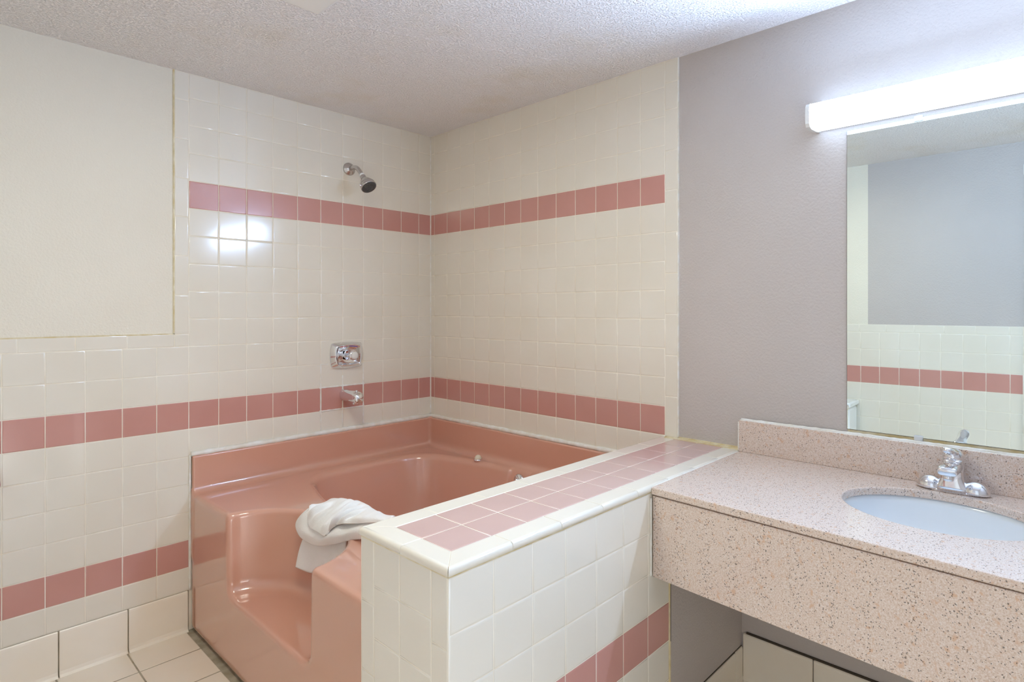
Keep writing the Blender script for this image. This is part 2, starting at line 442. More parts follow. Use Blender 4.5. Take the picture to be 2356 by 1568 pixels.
# --- door at the end of the rear wall
mb = MB()
mb.box((XW-.11, -2.47, 0), (XW-.075, -3.19, 2.03), 0)
for (y0,y1,z0,z1) in ((-2.55,-2.80,.2,.95),(-2.86,-3.11,.2,.95),(-2.55,-2.80,1.1,1.9),(-2.86,-3.11,1.1,1.9)):
    mb.box((XW-.0735, y0, z0), (XW-.076, y1, z1), 0)
dr = mb.build('door_1', [M['wood_white']], origin=(XW,-2.83,0)); dr['kind'] = 'structure'
mb = MB()
mb.box((XW-.115, -2.39, 0), (XW+.012, -2.455, 2.03)); mb.box((XW-.115, -3.205, 0), (XW+.012, -3.27, 2.03)); mb.box((XW-.115, -2.388, 2.03), (XW+.013, -3.272, 2.085))
tr = mb.build('trim_1', [M['wood_white']], origin=(XW,-2.83,0)); tr['kind'] = 'structure'
mb = MB(); lathe(mb, [(.03,0),(.03,.006),(.012,.008),(.012,.035),(.026,.045),(.028,.06),(.018,.072)], (XW-.075,-2.53,.95), axis=(1,0,0), n=20)
k = mb.build('door_handle', [M['chrome']], parent=dr)

# ------------------------------------------------------------------ bathtub (implicit surface meshed with surface nets)
def smin(a, b, k):
    h = np.clip(.5+.5*(b-a)/k, 0, 1); return b*(1-h)+a*h - k*h*(1-h)
def smax(a, b, k): return -smin(-a, -b, k)
TZ, TXF = .545, -1.172
def tub_sdf(x, y, z):
    # deck block
    dx = np.maximum(TXF - x, x + .002); dy = np.maximum(PY0+.004 - y, y + .001); dz = np.maximum(z - TZ, -z + .002)
    blk = smax(smax(dx, dy, .012), dz, .024)
    fl1 = smax(smax(np.maximum(-.016 - y, y + .001), np.maximum(TXF - x, x + .002), .006), np.maximum(z - .694, .3 - z), .008)
    fl2 = smax(smax(np.maximum(-.016 - x, x + .002), np.maximum(PY0+.004 - y, y + .001), .006), np.maximum(z - .694, .3 - z), .008)
    s = smin(blk, smin(fl1, fl2, .018), .035)
    s = smax(s, np.maximum(TXF - x, np.maximum(x + .002, y + .001)), .008)
    # basin
    q = ((y+.725)/.6)**2
    L = -.862+.13*q; R = -.060-.11*q
    d2 = smax(smax(x-R, L-x, .05), smax(y+.118, -1.330-y, .05), .14)
    basin = smax(d2*.97 + (TZ - z)*.22, .09 - z, .22)
    s = smax(s, -basin, .026)
    # recess for the overflow on the wall side
    rec = smax(smax(x-(R+.012-.19*(TZ-z)), R-.06-x, .01), smax(np.abs(y+.745)-.062, np.maximum(.30-z, z-TZ-.1), .02), .012)
    s = smax(s, -rec, .014)
    # entry notch with its tread
    e = (np.sqrt(((x-TXF)/.238)**2 + ((y+.697)/.312)**2 + 1e-9) - 1)*.25
    notch = smax(e + (.54-z)*.02, .258 - z, .05)
    s = smax(s, -notch, .017)
    return s
def surface_nets(f, lo, hi, h):
    ax = [np.arange(lo[i], hi[i]+h, h) for i in range(3)]
    Xg, Yg, Zg = np.meshgrid(*ax, indexing='ij')
    V = f(Xg, Yg, Zg).astype(np.float32); ins = V < 0
    nx, ny, nz = V.shape
    acc = np.zeros((nx-1, ny-1, nz-1, 3), np.float32); cnt = np.zeros((nx-1, ny-1, nz-1), np.float32)
    corners = [(i,j,k) for i in (0,1) for j in (0,1) for k in (0,1)]
    def sl(c): return tuple(slice(c[d], V.shape[d]-1+c[d]) for d in range(3))
    for a in corners:
        for d in range(3):
            if a[d] == 0:
                b = list(a); b[d] = 1
                va, vb = V[sl(a)], V[sl(b)]; cr = (va < 0) != (vb < 0)
                t = np.where(cr, va/np.where(cr, va-vb, 1), 0)
                for e in range(3):
                    acc[..., e] += np.where(cr, a[e] + (t if e == d else 0), 0)
                cnt += cr
    act = cnt > 0; idx = -np.ones(act.shape, np.int64); idx[act] = np.arange(act.sum())
    P = acc[act]/cnt[act][:, None]; ijk = np.argwhere(act)
    P = P*h + np.stack([ax[d][ijk[:, d]] for d in range(3)], 1)
    faces = []
    for d in range(3):
        e1, e2 = (d+1) % 3, (d+2) % 3
        s0 = [slice(1, V.shape[k]-1) for k in range(3)]; s0[d] = slice(0, V.shape[d]-1); s1 = list(s0); s1[d] = slice(1, V.shape[d])
        A, B = ins[tuple(s0)], ins[tuple(s1)]
        for flip, mask in ((False, A & ~B), (True, ~A & B)):
            c = np.argwhere(mask)
            for k in range(3):
                if k != d: c[:, k] += 1
            def g(o1, o2):
                cc = c.copy(); cc[:, e1] -= o1; cc[:, e2] -= o2; return idx[cc[:, 0], cc[:, 1], cc[:, 2]]
            qd = np.stack([g(1,1), g(0,1), g(0,0), g(1,0)], 1)
            faces.append(qd[:, ::-1] if flip else qd)
    return P, np.concatenate(faces)
P, F = surface_nets(tub_sdf, (-1.20,-1.47,-.02), (.02,.02,.72), .0073)
# one projection step on the implicit surface keeps the reflections clean
def grad(P, e=.002):
    x, y, z = P.T
    g = np.stack([tub_sdf(x+e,y,z)-tub_sdf(x-e,y,z), tub_sdf(x,y+e,z)-tub_sdf(x,y-e,z), tub_sdf(x,y,z+e)-tub_sdf(x,y,z-e)], 1)/(2*e)
    return g
for _ in range(2):
    g = grad(P); n2_ = (g**2).sum(1, keepdims=True)+1e-6
    st = tub_sdf(*P.T)[:, None]*g/n2_; P = P - np.clip(st, -.003, .003)
g = grad(P, .0035); NRM = g/(np.linalg.norm(g, axis=1, keepdims=True)+1e-9)
TUBO = (-1.172, -.725, 0)
tub = empty('bathtub', TUBO, 'rose pink built-in step-up bathtub in the tiled corner alcove', 'bathtub')
me = bpy.data.meshes.new('tub_shell')
Pl = P - np.array(TUBO)
me.vertices.add(len(Pl)); me.vertices.foreach_set('co', Pl.astype(np.float32).ravel())
me.loops.add(F.size); me.loops.foreach_set('vertex_index', F.astype(np.int32).ravel())
me.polygons.add(len(F)); me.polygons.foreach_set('loop_start', np.arange(0, F.size, 4, dtype=np.int32))
me.polygons.foreach_set('use_smooth', np.ones(len(F), bool)); me.update(calc_edges=True); me.validate()
me.materials.append(M['tub'])
try: me.normals_split_custom_set_from_vertices(NRM.tolist())
except Exception as ex_: print('normals', ex_)
o = bpy.data.objects.new('tub_shell', me); COL.objects.link(o); o.parent = tub
# caulk beads
def bead(mb, a, b_, r=.0045, n=40, jit=.0012, mi=0):
    a, b_ = Vector(a), Vector(b_)
    pts = [a.lerp(b_, i/n) for i in range(n+1)]
    tube(mb, pts, [r+random.uniform(-jit, jit) for _ in pts], n=8, mi=mi)
mb = MB()
bead(mb, (-1.172,-.004,.700), (-.004,-.004,.700), .0115, 50, .002)
bead(mb, (-.004,-.004,.700), (-.004,-1.446,.700), .0105, 60, .002)
bead(mb, (-1.1745,-.001,.16), (-1.1745,-.001,.696), .0045, 30)
mb.build('caulk_bead', [M['caulk']], parent=tub, smooth=True)['label'] = 'white caulk line along the tub flange'
mb = MB()
bead(mb, (-.001,-.001,.70), (-.001,-.001,CEIL), .0035, 40, .0008)
o = mb.build('trim_2', [M['caulk']], smooth=True, origin=(0,0,.7)); o['kind'] = 'structure'
mb = MB()
lathe(mb, [(.021,0),(.021,.005),(.018,.008)], (-.062,-.462,TZ-.001), n=24)
ac = mb.build('air_control', [M['chrome']], parent=tub, smooth=True)
mb = MB(); lathe(mb, [(.0175,.006),(.017,.012),(.012,.021),(.005,.0255)], (-.062,-.462,TZ), n=24)
mb.build('cap', [plain('ivory_plastic', srgb(226,216,190), .3)], parent=ac, smooth=True)['label'] = 'ivory plastic cap'
mb = MB(); ax_ = Vector((-1,0,.22)).normalized()
lathe(mb, [(.030,-.002),(.030,.006),(.026,.010),(.008,.012)], (-.060,-.742,.500), axis=ax_, n=28)
mb.box((-.082,-.746,.488), (-.070,-.738,.512))
mb.build('overflow_cover', [M['chrome']], parent=tub, smooth=True)['label'] = 'round chrome overflow cover'

# ------------------------------------------------------------------ shower head
sh = empty('shower_head', (-.485,0,1.957), 'chrome shower head on a short arm high on the tiled wall', 'shower head')
mb = MB(); lathe(mb, [(.031,0),(.031,.003),(.029,.006),(.015,.016),(.012,.018)], (-.485,0,1.957), axis=-Y, n=36)
mb.build('wall_flange', [M['satin_chrome']], parent=sh, smooth=True)
arm = spline([(-.485,-.0,1.957),(-.485,-.045,1.958),(-.485,-.075,1.950),(-.485,-.10,1.930),(-.485,-.118,1.910)], 16)
mb = MB(); tube(mb, arm, .0105, 16); mb.build('shower_arm', [M['satin_chrome']], parent=sh, smooth=True)
hd = Vector((.10,-.62,-.78)).normalized(); c0 = Vector(arm[-1])
mb = MB(); lathe(mb, [(.0122,-.004),(.0125,.006)], c0, axis=hd, n=18); mb.build('thread_tape', [M['tape']], parent=sh, smooth=True)['label'] = 'white thread tape'
mb = MB()
lathe(mb, [(.011,.004),(.0135,.008),(.0135,.015),(.011,.019),(.016,.026),(.024,.038),(.031,.052),(.034,.060),(.0355,.061),(.0355,.064),(.0345,.065),(.037,.074),(.0375,.078),(.036,.081),(.0345,.081),(.0340,.079)], c0, axis=hd, n=40)
hdo = mb.build('spray_head', [M['satin_chrome']], parent=sh, smooth=True)
mb = MB(); lathe(mb, [(.0342,.078),(.034,.0815),(.020,.0818),(.019,.0805),(.006,.0805)], c0, axis=hd, n=36)
for ring, n_ in ((.012,6),(.022,12),(.029,18)):
    A = hd; Uu = (Z-A*Z.dot(A)).normalized(); Vv = A.cross(Uu)
    for i in range(n_):
        a = 2*math.pi*i/n_; p = c0 + A*.079 + Uu*ring*math.cos(a) + Vv*ring*math.sin(a)
        lathe(mb, [(.0016,0),(.0012,.0025)], p, axis=hd, n=6)
mb.build('spray_face', [M['black_rubber']], parent=sh, smooth=True)['label'] = 'black spray face'
mb = MB(); sd = (Vector((-1,0,0)) - hd*Vector((-1,0,0)).dot(hd)).normalized()
tube(mb, [c0+hd*.072+sd*.034, c0+hd*.074+sd*.043, c0+hd*.069+sd*.049], [.0045,.004,.003], 10)
mb.build('lever', [M['chrome']], parent=sh, smooth=True)

# ------------------------------------------------------------------ tub valve
vc = Vector((-.500,0,1.057))
vt = empty('tub_valve', vc, 'square chrome bath valve plate with round knob on the tiles', 'valve')
def plate_ring(hw, hh, y, bulge, n=64):
    out = []
    for i in range(n):
        t = (i/n*4+.5) % 4; side = int(t); f = (t-side)*2-1
        x_, z_ = [(1,f),(-f,1),(-1,-f),(f,-1)][side]
        kx, kz = 1+bulge*(1-z_*z_), 1+bulge*(1-x_*x_)
        cr_ = 1-.016*max(0,(abs(x_*z_)-.72)/.28)**2
        out.append(Vector((vc.x + hw*x_*kx*cr_, -y, vc.z + hh*z_*kz*cr_)))
    return out
mb = MB()
prof = [(.0775,.058,0,.10),(.078,.0585,.004,.10),(.0765,.057,.009,.10),(.061,.046,.024,.13),(.0595,.0445,.0265,.13),(.0575,.0425,.0265,.13),(.055,.040,.023,.13),(.047,.035,.011,.13),(.03,.026,.0085,.1),(.02,.02,.0085,.05)]
vs = []; fs = []; n = 64
for p in prof: vs += plate_ring(*p)
for j in range(len(prof)-1):
    for i in range(n): fs.append((j*n+i,(j+1)*n+i,(j+1)*n+(i+1)%n,j*n+(i+1)%n))
fs.append(tuple((len(prof)-1)*n+i for i in range(n)))
mb.add(vs, fs, 0, True)
mb.build('face_plate', [M['chrome']], parent=vt)
for nm, mat_, a0, a1 in (('hot_mark','red',.53,.73),('cold_mark','blue',.27,.49)):
    mb = MB(); pts = []
    R0 = plate_ring(.0525,.0385,.0200,.12,128); idxs = range(int(a0*64), int(a1*64))
    tube(mb, [R0[i] for i in range(int(128*a0/2), int(128*a1/2))], .0016, 6)
    mb.build(nm, [M[mat_]], parent=vt, smooth=True)['label'] = {'hot_mark':'red hot-side mark','cold_mark':'blue cold-side mark'}[nm]
mb = MB(); kc = vc+Vector((.004,0,.0))
lathe(mb, [(.026,.006),(.025,.022),(.018,.028),(.0165,.046),(.021,.050),(.0235,.056),(.0235,.064),(.020,.069)], kc, axis=-Y, n=36, cap1=True)
kn = mb.build('knob', [M['chrome']], parent=vt, smooth=True)
mb = MB(); lathe(mb, [(.0185,.068),(.0185,.074),(.014,.078),(.004,.079)], kc, axis=-Y, n=30)
mb.build('knob_cap', [M['plastic_white']], parent=kn, smooth=True)['label'] = 'white round cap'

# ------------------------------------------------------------------ tub spout
so = Vector((-.505,0,.866))
sp = empty('tub_spout', so, 'chrome tub spout low on the rose tile band', 'tub spout')
mb = MB(); vs = []; fs = []; n = 28
secs = [(0,.028,.028,0),(.004,.029,.029,0),(.012,.027,.027,0),(.05,.027,.026,-.001),(.085,.0265,.025,.000),(.110,.0255,.0245,-.001),(.126,.0235,.0235,-.004),(.135,.018,.020,-.009),(.138,.008,.010,-.014)]
for (y_, rw, rh, dz_) in secs:
    for i in range(n):
        a = 2*math.pi*i/n; c, s = math.cos(a), math.sin(a); k = (abs(c)**3+abs(s)**3)**(-1/3)
        vs.append((so.x+rw*c*k, -y_, so.z+dz_+rh*s*k))
for j in range(len(secs)-1):
    for i in range(n): fs.append((j*n+i,(j+1)*n+i,(j+1)*n+(i+1)%n,j*n+(i+1)%n))
fs.append(tuple(range(n))); fs.append(tuple((len(secs)-1)*n+i for i in range(n))[::-1])
mb.add(vs, fs, 0, True)
lathe(mb, [(.018,0),(.018,.018),(.016,.018)], (so.x,-.106,so.z-.034), n=24)
mb.build('spout_body', [M['chrome']], parent=sp)
mb = MB(); lathe(mb, [(.003,0),(.003,.010),(.0062,.012),(.0062,.016),(.003,.018)], (so.x,-.105,so.z+.013), n=14)
mb.build('diverter_knob', [M['chrome']], parent=sp, smooth=True)
# smeared white caulk round spout and patched tiles
mb = MB()
tz0, tz1 = ZB-9*T, ZB-8*T
c1, c2, c3 = -.4081, -.5181, -.6281
for x_ in (c1,c2,c3): bead(mb, (x_,.0020,.712), (x_,.0020,tz1+.05), .0038, 18, .0008)
for z_ in (tz0,tz1): bead(mb, (c3,.0020,z_), (c1,.0020,z_), .0042, 24, .0008)
bead(mb, (c3,.0020,ZB-7*T-.001), (-.590,.0020,ZB-7*T-.001), .0028, 10, .0004)
bead(mb, (c3,.0020,tz1), (c3,.0020,ZB-7*T), .003, 10, .0006)
bead(mb, (c1,.0020,tz1), (c1,.0020,ZB-7*T-.01), .003, 10, .0006)
for (x_, z_) in ((c3,tz1),(c2,tz1),(c1,tz1),(c3,tz0),(c2,tz0),(c1,tz0)):
    lathe(mb, [(.0075,0),(.006,.0008),(.003,.0012)], (x_,.0005,z_), axis=-Y, n=14)
mb.build('sealant', [M['caulk']], parent=sp, smooth=True)['label'] = 'smeared white sealant around the spout tiles'

# ------------------------------------------------------------------ towel
def loft(curves, nu, nv, fn=None):
    rows = [spline(c, nu) for c in curves]; g = []
    for i in range(nu):
        g.append(spline([r[i] for r in rows], nv))
    if fn: g = [[fn(i/(nu-1), j/(nv-1), g[i][j]) for j in range(nv)] for i in range(nu)]
    return g
def sheet(mb, g, th=.004, mi=0):
    nu, nv = len(g), len(g[0]); nr = [[None]*nv for _ in range(nu)]
    for i in range(nu):
        for j in range(nv):
            a = g[min(i+1,nu-1)][j]-g[max(i-1,0)][j]; b_ = g[i][min(j+1,nv-1)]-g[i][max(j-1,0)]
            nn = a.cross(b_); nr[i][j] = nn.normalized() if nn.length > 1e-9 else Z
    vs = []; fs = []
    for sgn in (1,-1):
        for i in range(nu):
            for j in range(nv):
                e = 1.0 if 0 < i < nu-1 and 0 < j < nv-1 else .75
                vs.append(g[i][j]+nr[i][j]*th/2*sgn*e)
    K = nu*nv
    for i in range(nu-1):
        for j in range(nv-1):
            q = (i*nv+j,(i+1)*nv+j,(i+1)*nv+j+1,i*nv+j+1); fs.append(q); fs.append(tuple(K+k_ for k_ in q[::-1]))
    rim = [(i,0) for i in range(nu)]+[(nu-1,j) for j in range(1,nv)]+[(i,nv-1) for i in range(nu-2,-1,-1)]+[(0,j) for j in range(nv-2,0,-1)]
    for a, b_ in zip(rim, rim[1:]+rim[:1]):
        p, q = a[0]*nv+a[1], b_[0]*nv+b_[1]; fs.append((p, K+p, K+q, q))
    mb.add(vs, fs, mi, True)
#TOWEL_DATA
FLAP = [[(-0.985, -0.586, 0.4719), (-0.965, -0.6429, 0.4749), (-0.962, -0.7601, 0.5046), (-0.965, -0.8517, 0.545)], [(-0.99, -0.563, 0.4161), (-0.972, -0.641, 0.4214), (-0.968, -0.7567, 0.4583), (-0.968, -0.846, 0.5087)], [(-0.998, -0.5529, 0.3566), (-0.98, -0.6348, 0.352), (-0.975, -0.7462, 0.3928), (-0.972, -0.8421, 0.4375)]]
LOW = [[(-0.975, -0.618, 0.5802), (-0.985, -0.5522, 0.532), (-0.995, -0.543, 0.5011), (-1.0, -0.5844, 0.4758), (-1.0, -0.6566, 0.4704), (-1.0, -0.7286, 0.4808), (-0.995, -0.8167, 0.5073), (-0.985, -0.8877, 0.5346), (-0.975, -0.9551, 0.555), (-0.965, -1.0291, 0.5715)], [(-0.965, -0.6171, 0.5822), (-0.985, -0.5927, 0.5462), (-1.0, -0.6177, 0.5255), (-1.008, -0.6732, 0.5159), (-1.01, -0.7395, 0.5187), (-1.008, -0.7893, 0.5268), (-1.0, -0.846, 0.5491), (-0.99, -0.9021, 0.5718), (-0.98, -0.9714, 0.5933), (-0.965, -1.0461, 0.6039)], [(-0.94, -0.609, 0.5774), (-0.95, -0.6289, 0.5657), (-0.96, -0.6488, 0.5529), (-0.965, -0.6902, 0.5489), (-0.965, -0.736, 0.5495), (-0.96, -0.7711, 0.5567), (-0.955, -0.8196, 0.573), (-0.95, -0.8801, 0.5948), (-0.94, -0.9427, 0.6099), (-0.93, -1.0148, 0.6177)], [(-0.89, -0.5262, 0.5467), (-0.88, -0.5567, 0.5429), (-0.875, -0.5798, 0.5357), (-0.87, -0.6027, 0.53), (-0.87, -0.6344, 0.5342), (-0.865, -0.6717, 0.5416), (-0.865, -0.717, 0.5522), (-0.86, -0.7669, 0.5625), (-0.86, -0.8371, 0.5759), (-0.85, -0.9017, 0.5767)]]
UP = [[(-0.985, -0.6288, 0.5882), (-0.995, -0.6366, 0.5697), (-1.0, -0.647, 0.5477), (-1.008, -0.6764, 0.5316), (-1.012, -0.7128, 0.5329), (-1.016, -0.7605, 0.5345), (-1.016, -0.7961, 0.5337), (-1.01, -0.8078, 0.5478), (-1.0, -0.8175, 0.566), (-0.995, -0.8647, 0.5847), (-0.985, -0.928, 0.5989), (-0.97, -0.9926, 0.6134), (-0.955, -1.078, 0.6329)], [(-0.97, -0.6273, 0.5918), (-0.985, -0.6578, 0.5841), (-0.995, -0.6845, 0.5733), (-1.0, -0.7133, 0.5681), (-1.005, -0.7477, 0.5689), (-1.008, -0.7893, 0.5712), (-1.005, -0.8184, 0.5761), (-1.0, -0.8375, 0.5865), (-0.992, -0.8591, 0.598), (-0.985, -0.8931, 0.6099), (-0.975, -0.95, 0.6208), (-0.962, -1.0045, 0.6277), (-0.95, -1.082, 0.6391)], [(-0.94, -0.6411, 0.5969), (-0.95, -0.6826, 0.5992), (-0.955, -0.7229, 0.5975), (-0.958, -0.7526, 0.599), (-0.96, -0.7857, 0.6027), (-0.96, -0.8145, 0.6064), (-0.957, -0.8373, 0.6094), (-0.955, -0.8615, 0.6145), (-0.95, -0.8855, 0.6188), (-0.945, -0.9117, 0.6222), (-0.94, -0.9556, 0.6269), (-0.935, -0.998, 0.63), (-0.93, -1.0702, 0.635)], [(-0.9, -0.6274, 0.5905), (-0.9, -0.6743, 0.6023), (-0.9, -0.7198, 0.6106), (-0.9, -0.7495, 0.614), (-0.9, -0.7785, 0.6173), (-0.9, -0.8071, 0.6206), (-0.9, -0.835, 0.6209), (-0.9, -0.8625, 0.6197), (-0.9, -0.8814, 0.6167), (-0.9, -0.9027, 0.6144), (-0.9, -0.9342, 0.6145), (-0.9, -0.9674, 0.6138), (-0.9, -1.0293, 0.6201)], [(-0.85, -0.5652, 0.5375), (-0.85, -0.6134, 0.5483), (-0.85, -0.6602, 0.5557), (-0.85, -0.6906, 0.561), (-0.85, -0.7205, 0.5647), (-0.85, -0.7498, 0.5683), (-0.85, -0.7786, 0.5688), (-0.85, -0.8068, 0.5693), (-0.85, -0.8263, 0.5678), (-0.85, -0.8482, 0.567), (-0.85, -0.8752, 0.5675), (-0.85, -0.9069, 0.5692), (-0.85, -0.9659, 0.5777)]]
mb = MB()
# hanging flap against the riser
fl = loft(FLAP, 30, 24, lambda u,v,p: p + Vector((-1,-.1,0))*(.004*math.sin(u*9+v*1.5)*(1-v*.5)))
sheet(mb, fl, .006)
# lower fold
def f_low(u,v,p):
    return p + Vector((-.4,-.4,.6))*(.007*math.sin(u*11+3*v)*math.sin(math.pi*v)+.005*math.sin(u*26-5*v)*math.sin(math.pi*v))
sheet(mb, loft(LOW, 60, 30, f_low), .006)
# upper fold with pleats fanning from the right
def f_up(u,v,p):
    w = math.sin(math.pi*min(1,v*1.25))
    a = .9-1.7*abs(math.sin(u*21+1.1*math.sin(v*3.2))) + .6*math.sin(u*53+v*7+1) + .3*math.sin(u*17-v*6)
    return p + Vector((-.55,-.45,.7))*(.017*a*w*(.45+.55*(1-min(1,abs(2*u-.8)))))
sheet(mb, loft(UP, 110, 44, f_up), .006)
tw = mb.build('towel', [M['towel']], origin=(-.93,-.72,TZ))
tag(tw, 'crumpled white towel draped over the ledge between tub step and basin', 'towel')

# ------------------------------------------------------------------ vanity counter
CZ = .792
van = empty('vanity_counter', (0,-2.5,CZ), 'speckled beige granite vanity counter against the taupe wall', 'counter')
SCX, SCY, SRX, SRY = -.266, -2.372, .165, .207
mb = MB()
n = 96; th = .020
def frontx(y): return -.573 - .034*((-y-1.78)/.775)
outer = []
y0_, y1_ = -1.7635, YW
# square-ish outer loop sampled by angle
def ray_rect(a):
    dx_, dy_ = math.cos(a), math.sin(a); best = 1e9
    # edges: x=-.001 ; y=y0_ ; y=y1_ ; slanted front
    if dx_ > 1e-9: best = min(best, (-.001-SCX)/dx_)
    if dy_ > 1e-9: best = min(best, (y0_-SCY)/dy_)
    if dy_ < -1e-9: best = min(best, (y1_-SCY)/dy_)
    # front: x + .573 + .034*((-y-1.78)/.775) = 0
    A = dx_ - .034*dy_/.775; B = SCX + .573 + .034*((-SCY-1.78)/.775)
    if A < -1e-9: best = min(best, -B/A)
    return (SCX+dx_*best, SCY+dy_*best)
angs = [2*math.pi*i/n for i in range(n)]
for cx_, cy_ in ((-.001,y0_),(-.001,y1_),(frontx(y0_),y0_),(frontx(y1_),y1_)): angs.append(math.atan2(cy_-SCY, cx_-SCX) % (2*math.pi))
angs = sorted(angs); n = len(angs)
rings = []
ell = lambda a, k: (SCX+(SRX+k)*math.cos(a_e(a)), SCY+(SRY+k)*math.sin(a_e(a)))
def a_e(a): return math.atan2(math.sin(a)/SRY, math.cos(a)/SRX)
def ring_e(k, z): return [(SCX+(SRX+k)*math.cos(a_e(a)), SCY+(SRY+k)*math.sin(a_e(a)), z) for a in angs]
def ring_o(k, z):
    out = []
    for a in angs:
        x_, y_ = ray_rect(a); fx = frontx(y_)
        if x_ < fx+1e-4: x_ += k
        out.append((x_, y_, z))
    return out
R_ = [ring_e(0,CZ-th), ring_e(0,CZ-.004), ring_e(.0012,CZ-.0012), ring_e(.004,CZ), ring_o(.003,CZ), ring_o(.0008,CZ-.0015), ring_o(0,CZ-.004), ring_o(0,CZ-th+.003), ring_o(.002,CZ-th), ring_e(0,CZ-th)]
for r0, r1 in zip(R_, R_[1:]):
    for i in range(n):
        j = (i+1)%n; mb.face([r0[i], r0[j], r1[j], r1[i]], 0, False)
ct = mb.build('countertop', [M['granite']], parent=van, weld=True)
mb = MB(); mb.box((-.001,-1.7625,CZ), (-.021,YW,CZ+.106)); mb.build('backsplash', [M['granite']], parent=van, bevel=.0015)
mb = MB()
def fx2(y, k): return frontx(y)+k
v8 = []
for z_ in (.535, CZ-th-.004):
    zz = z_ if z_ > .6 else None
    for (y_, k_) in ((-1.7625,.006),(YW,.006),(YW,.028),(-1.7625,.028)):
        v8.append((fx2(y_,k_), y_, zz if zz else .545-.022*(-y_-1.78)/.56 if y_ > -2.5 else .517))
mb.add(v8, [(0,1,2,3)[::-1],(4,5,6,7),(0,1,5,4),(1,2,6,5),(2,3,7,6),(3,0,4,7)])
mb.build('apron_panel', [M['granite']], parent=van, bevel=.0015)['label'] = 'deep granite apron panel'
mb = MB()
bead(mb, (-.004,-1.765,CZ+.107), (-.004,YW+.002,CZ+.107), .005, 120, .0012); bead(mb, (-.014,-1.765,CZ+.1045), (-.014,YW+.002,CZ+.1045), .0035, 120, .0006)
bead(mb, (-.019,-1.761,CZ+.002), (-.019,-1.761,CZ+.10), .0022, 20, .0006)
bead(mb, (-.02,-1.7615,CZ-.002), (-.565,-1.7615,CZ-.002), .0028, 40, .0006)
bead(mb, (-.572,-1.761,.55), (-.572,-1.761,CZ-.03), .0030, 30, .0006)
mb.build('caulk_bead', [M['caulk']], parent=van, smooth=True)['label'] = 'rough white caulk line'
mb = MB(); mb.box((-.001,-1.78,CZ-th-.001), (-.02,YW,CZ-th-.05)); 
mb.box((frontx(-1.77)+.03,-1.7625,CZ-th-.001), (frontx(-1.77)+.05,YW,CZ-th-.035))
mb.build('support_rail', [M['wood_white']], parent=van)

# ------------------------------------------------------------------ sink
snk = empty('sink', (SCX,SCY,CZ-th), 'white oval undermount sink bowl set in the granite counter', 'sink')
mb = MB(); n = 72; prof = []
K = 14
for j in range(K+1):
    t = j/K; r = math.cos(t*math.pi/2)**.45 if t < 1 else 0
    prof.append((max(r,.08), -.14*math.sin(t*math.pi/2)**1.0))
vs = []; fs = []
full = [(1.12,-.0005)] + [(1.03*r, h-.0005) for r, h in prof] 
back = [(r*1.03+.03, h-.012) for r, h in prof[::-1]] + [(1.12,-.010)]
allp = full + back
for r, h in allp:
    for i in range(n):
        a = 2*math.pi*i/n; vs.append((SCX+SRX*r*math.cos(a), SCY+SRY*r*math.sin(a), CZ-th+h))
for j in range(len(allp)-1):
    for i in range(n): fs.append((j*n+i,j*n+(i+1)%n,(j+1)*n+(i+1)%n,(j+1)*n+i))
for i in range(n): j = len(allp)-1; fs.append((j*n+i,j*n+(i+1)%n,(i+1)%n,i))
mb.add(vs, fs, 0, True); mb.build('bowl', [M['porcelain']], parent=snk)
mb = MB(); lathe(mb, [(.022,-.001),(.022,.002),(.018,.004),(.016,.002),(.005,.003)], (SCX,SCY,CZ-th-.1405), n=24)
mb.build('drain', [M['chrome']], parent=snk, smooth=True)

# ------------------------------------------------------------------ faucet
fc = Vector((-.062,-2.376,CZ))
fa = empty('faucet', fc, 'chrome single-lever faucet behind the sink bowl', 'faucet')
def sblob(mb, c, rad, p=2.4, nu=32, nv=12, z0=0.0, mi=0, top=1.0):
    """half super-ellipsoid dome sitting on z=c.z"""
    vs = []; fs = []
    for j in range(nv+1):
        t = j/nv*math.pi/2; r = math.cos(t)**(2/p); h = math.sin(t)**(2/p)
        if j == nv: r = .02
        for i in range(nu):
            a = 2*math.pi*i/nu
            vs.append((c[0]+rad[0]*r*math.cos(a), c[1]+rad[1]*r*math.sin(a), c[2]+rad[2]*h))
    for j in range(nv):
        for i in range(nu): fs.append((j*nu+i,j*nu+(i+1)%nu,(j+1)*nu+(i+1)%nu,(j+1)*nu+i))
    fs.append(tuple(range(nu))[::-1]); fs.append(tuple(nv*nu+i for i in range(nu)))
    mb.add(vs, fs, mi, True)
mb = MB()
lathe(mb, [(.026,0),(.026,.004),(.0255,.006)], (fc.x,fc.y,CZ), n=48, squash=(1.0,3.0), up=(1,0,0))
for s in (-1,1):
    sblob(mb, (fc.x, fc.y+s*.050, CZ+.004), (.0265,.0325,.032), 2.0)
mb.build('base_plate', [M['chrome']], parent=fa)
# body: waisted column
mb = MB(); vs = []; fs = []; n = 36
secs = [(0,.028,.044),(.012,.027,.037),(.028,.025,.029),(.042,.0245,.0255),(.056,.024,.0245),(.078,.0235,.024),(.083,.022,.0225),(.085,.015,.015)]
for h, rx, ry in secs:
    for i in range(n):
        a = 2*math.pi*i/n; c, s = math.cos(a), math.sin(a); k = (abs(c)**3+abs(s)**3)**(-1/3)
        vs.append((fc.x+rx*c*k, fc.y+ry*s*k, CZ+.004+h))
for j in range(len(secs)-1):
    for i in range(n): fs.append((j*n+i,j*n+(i+1)%n,(j+1)*n+(i+1)%n,(j+1)*n+i))
fs.append(tuple(range(n))[::-1]); fs.append(tuple((len(secs)-1)*n+i for i in range(n)))
mb.add(vs, fs, 0, True)
mb.build('body', [M['chrome']], parent=fa)
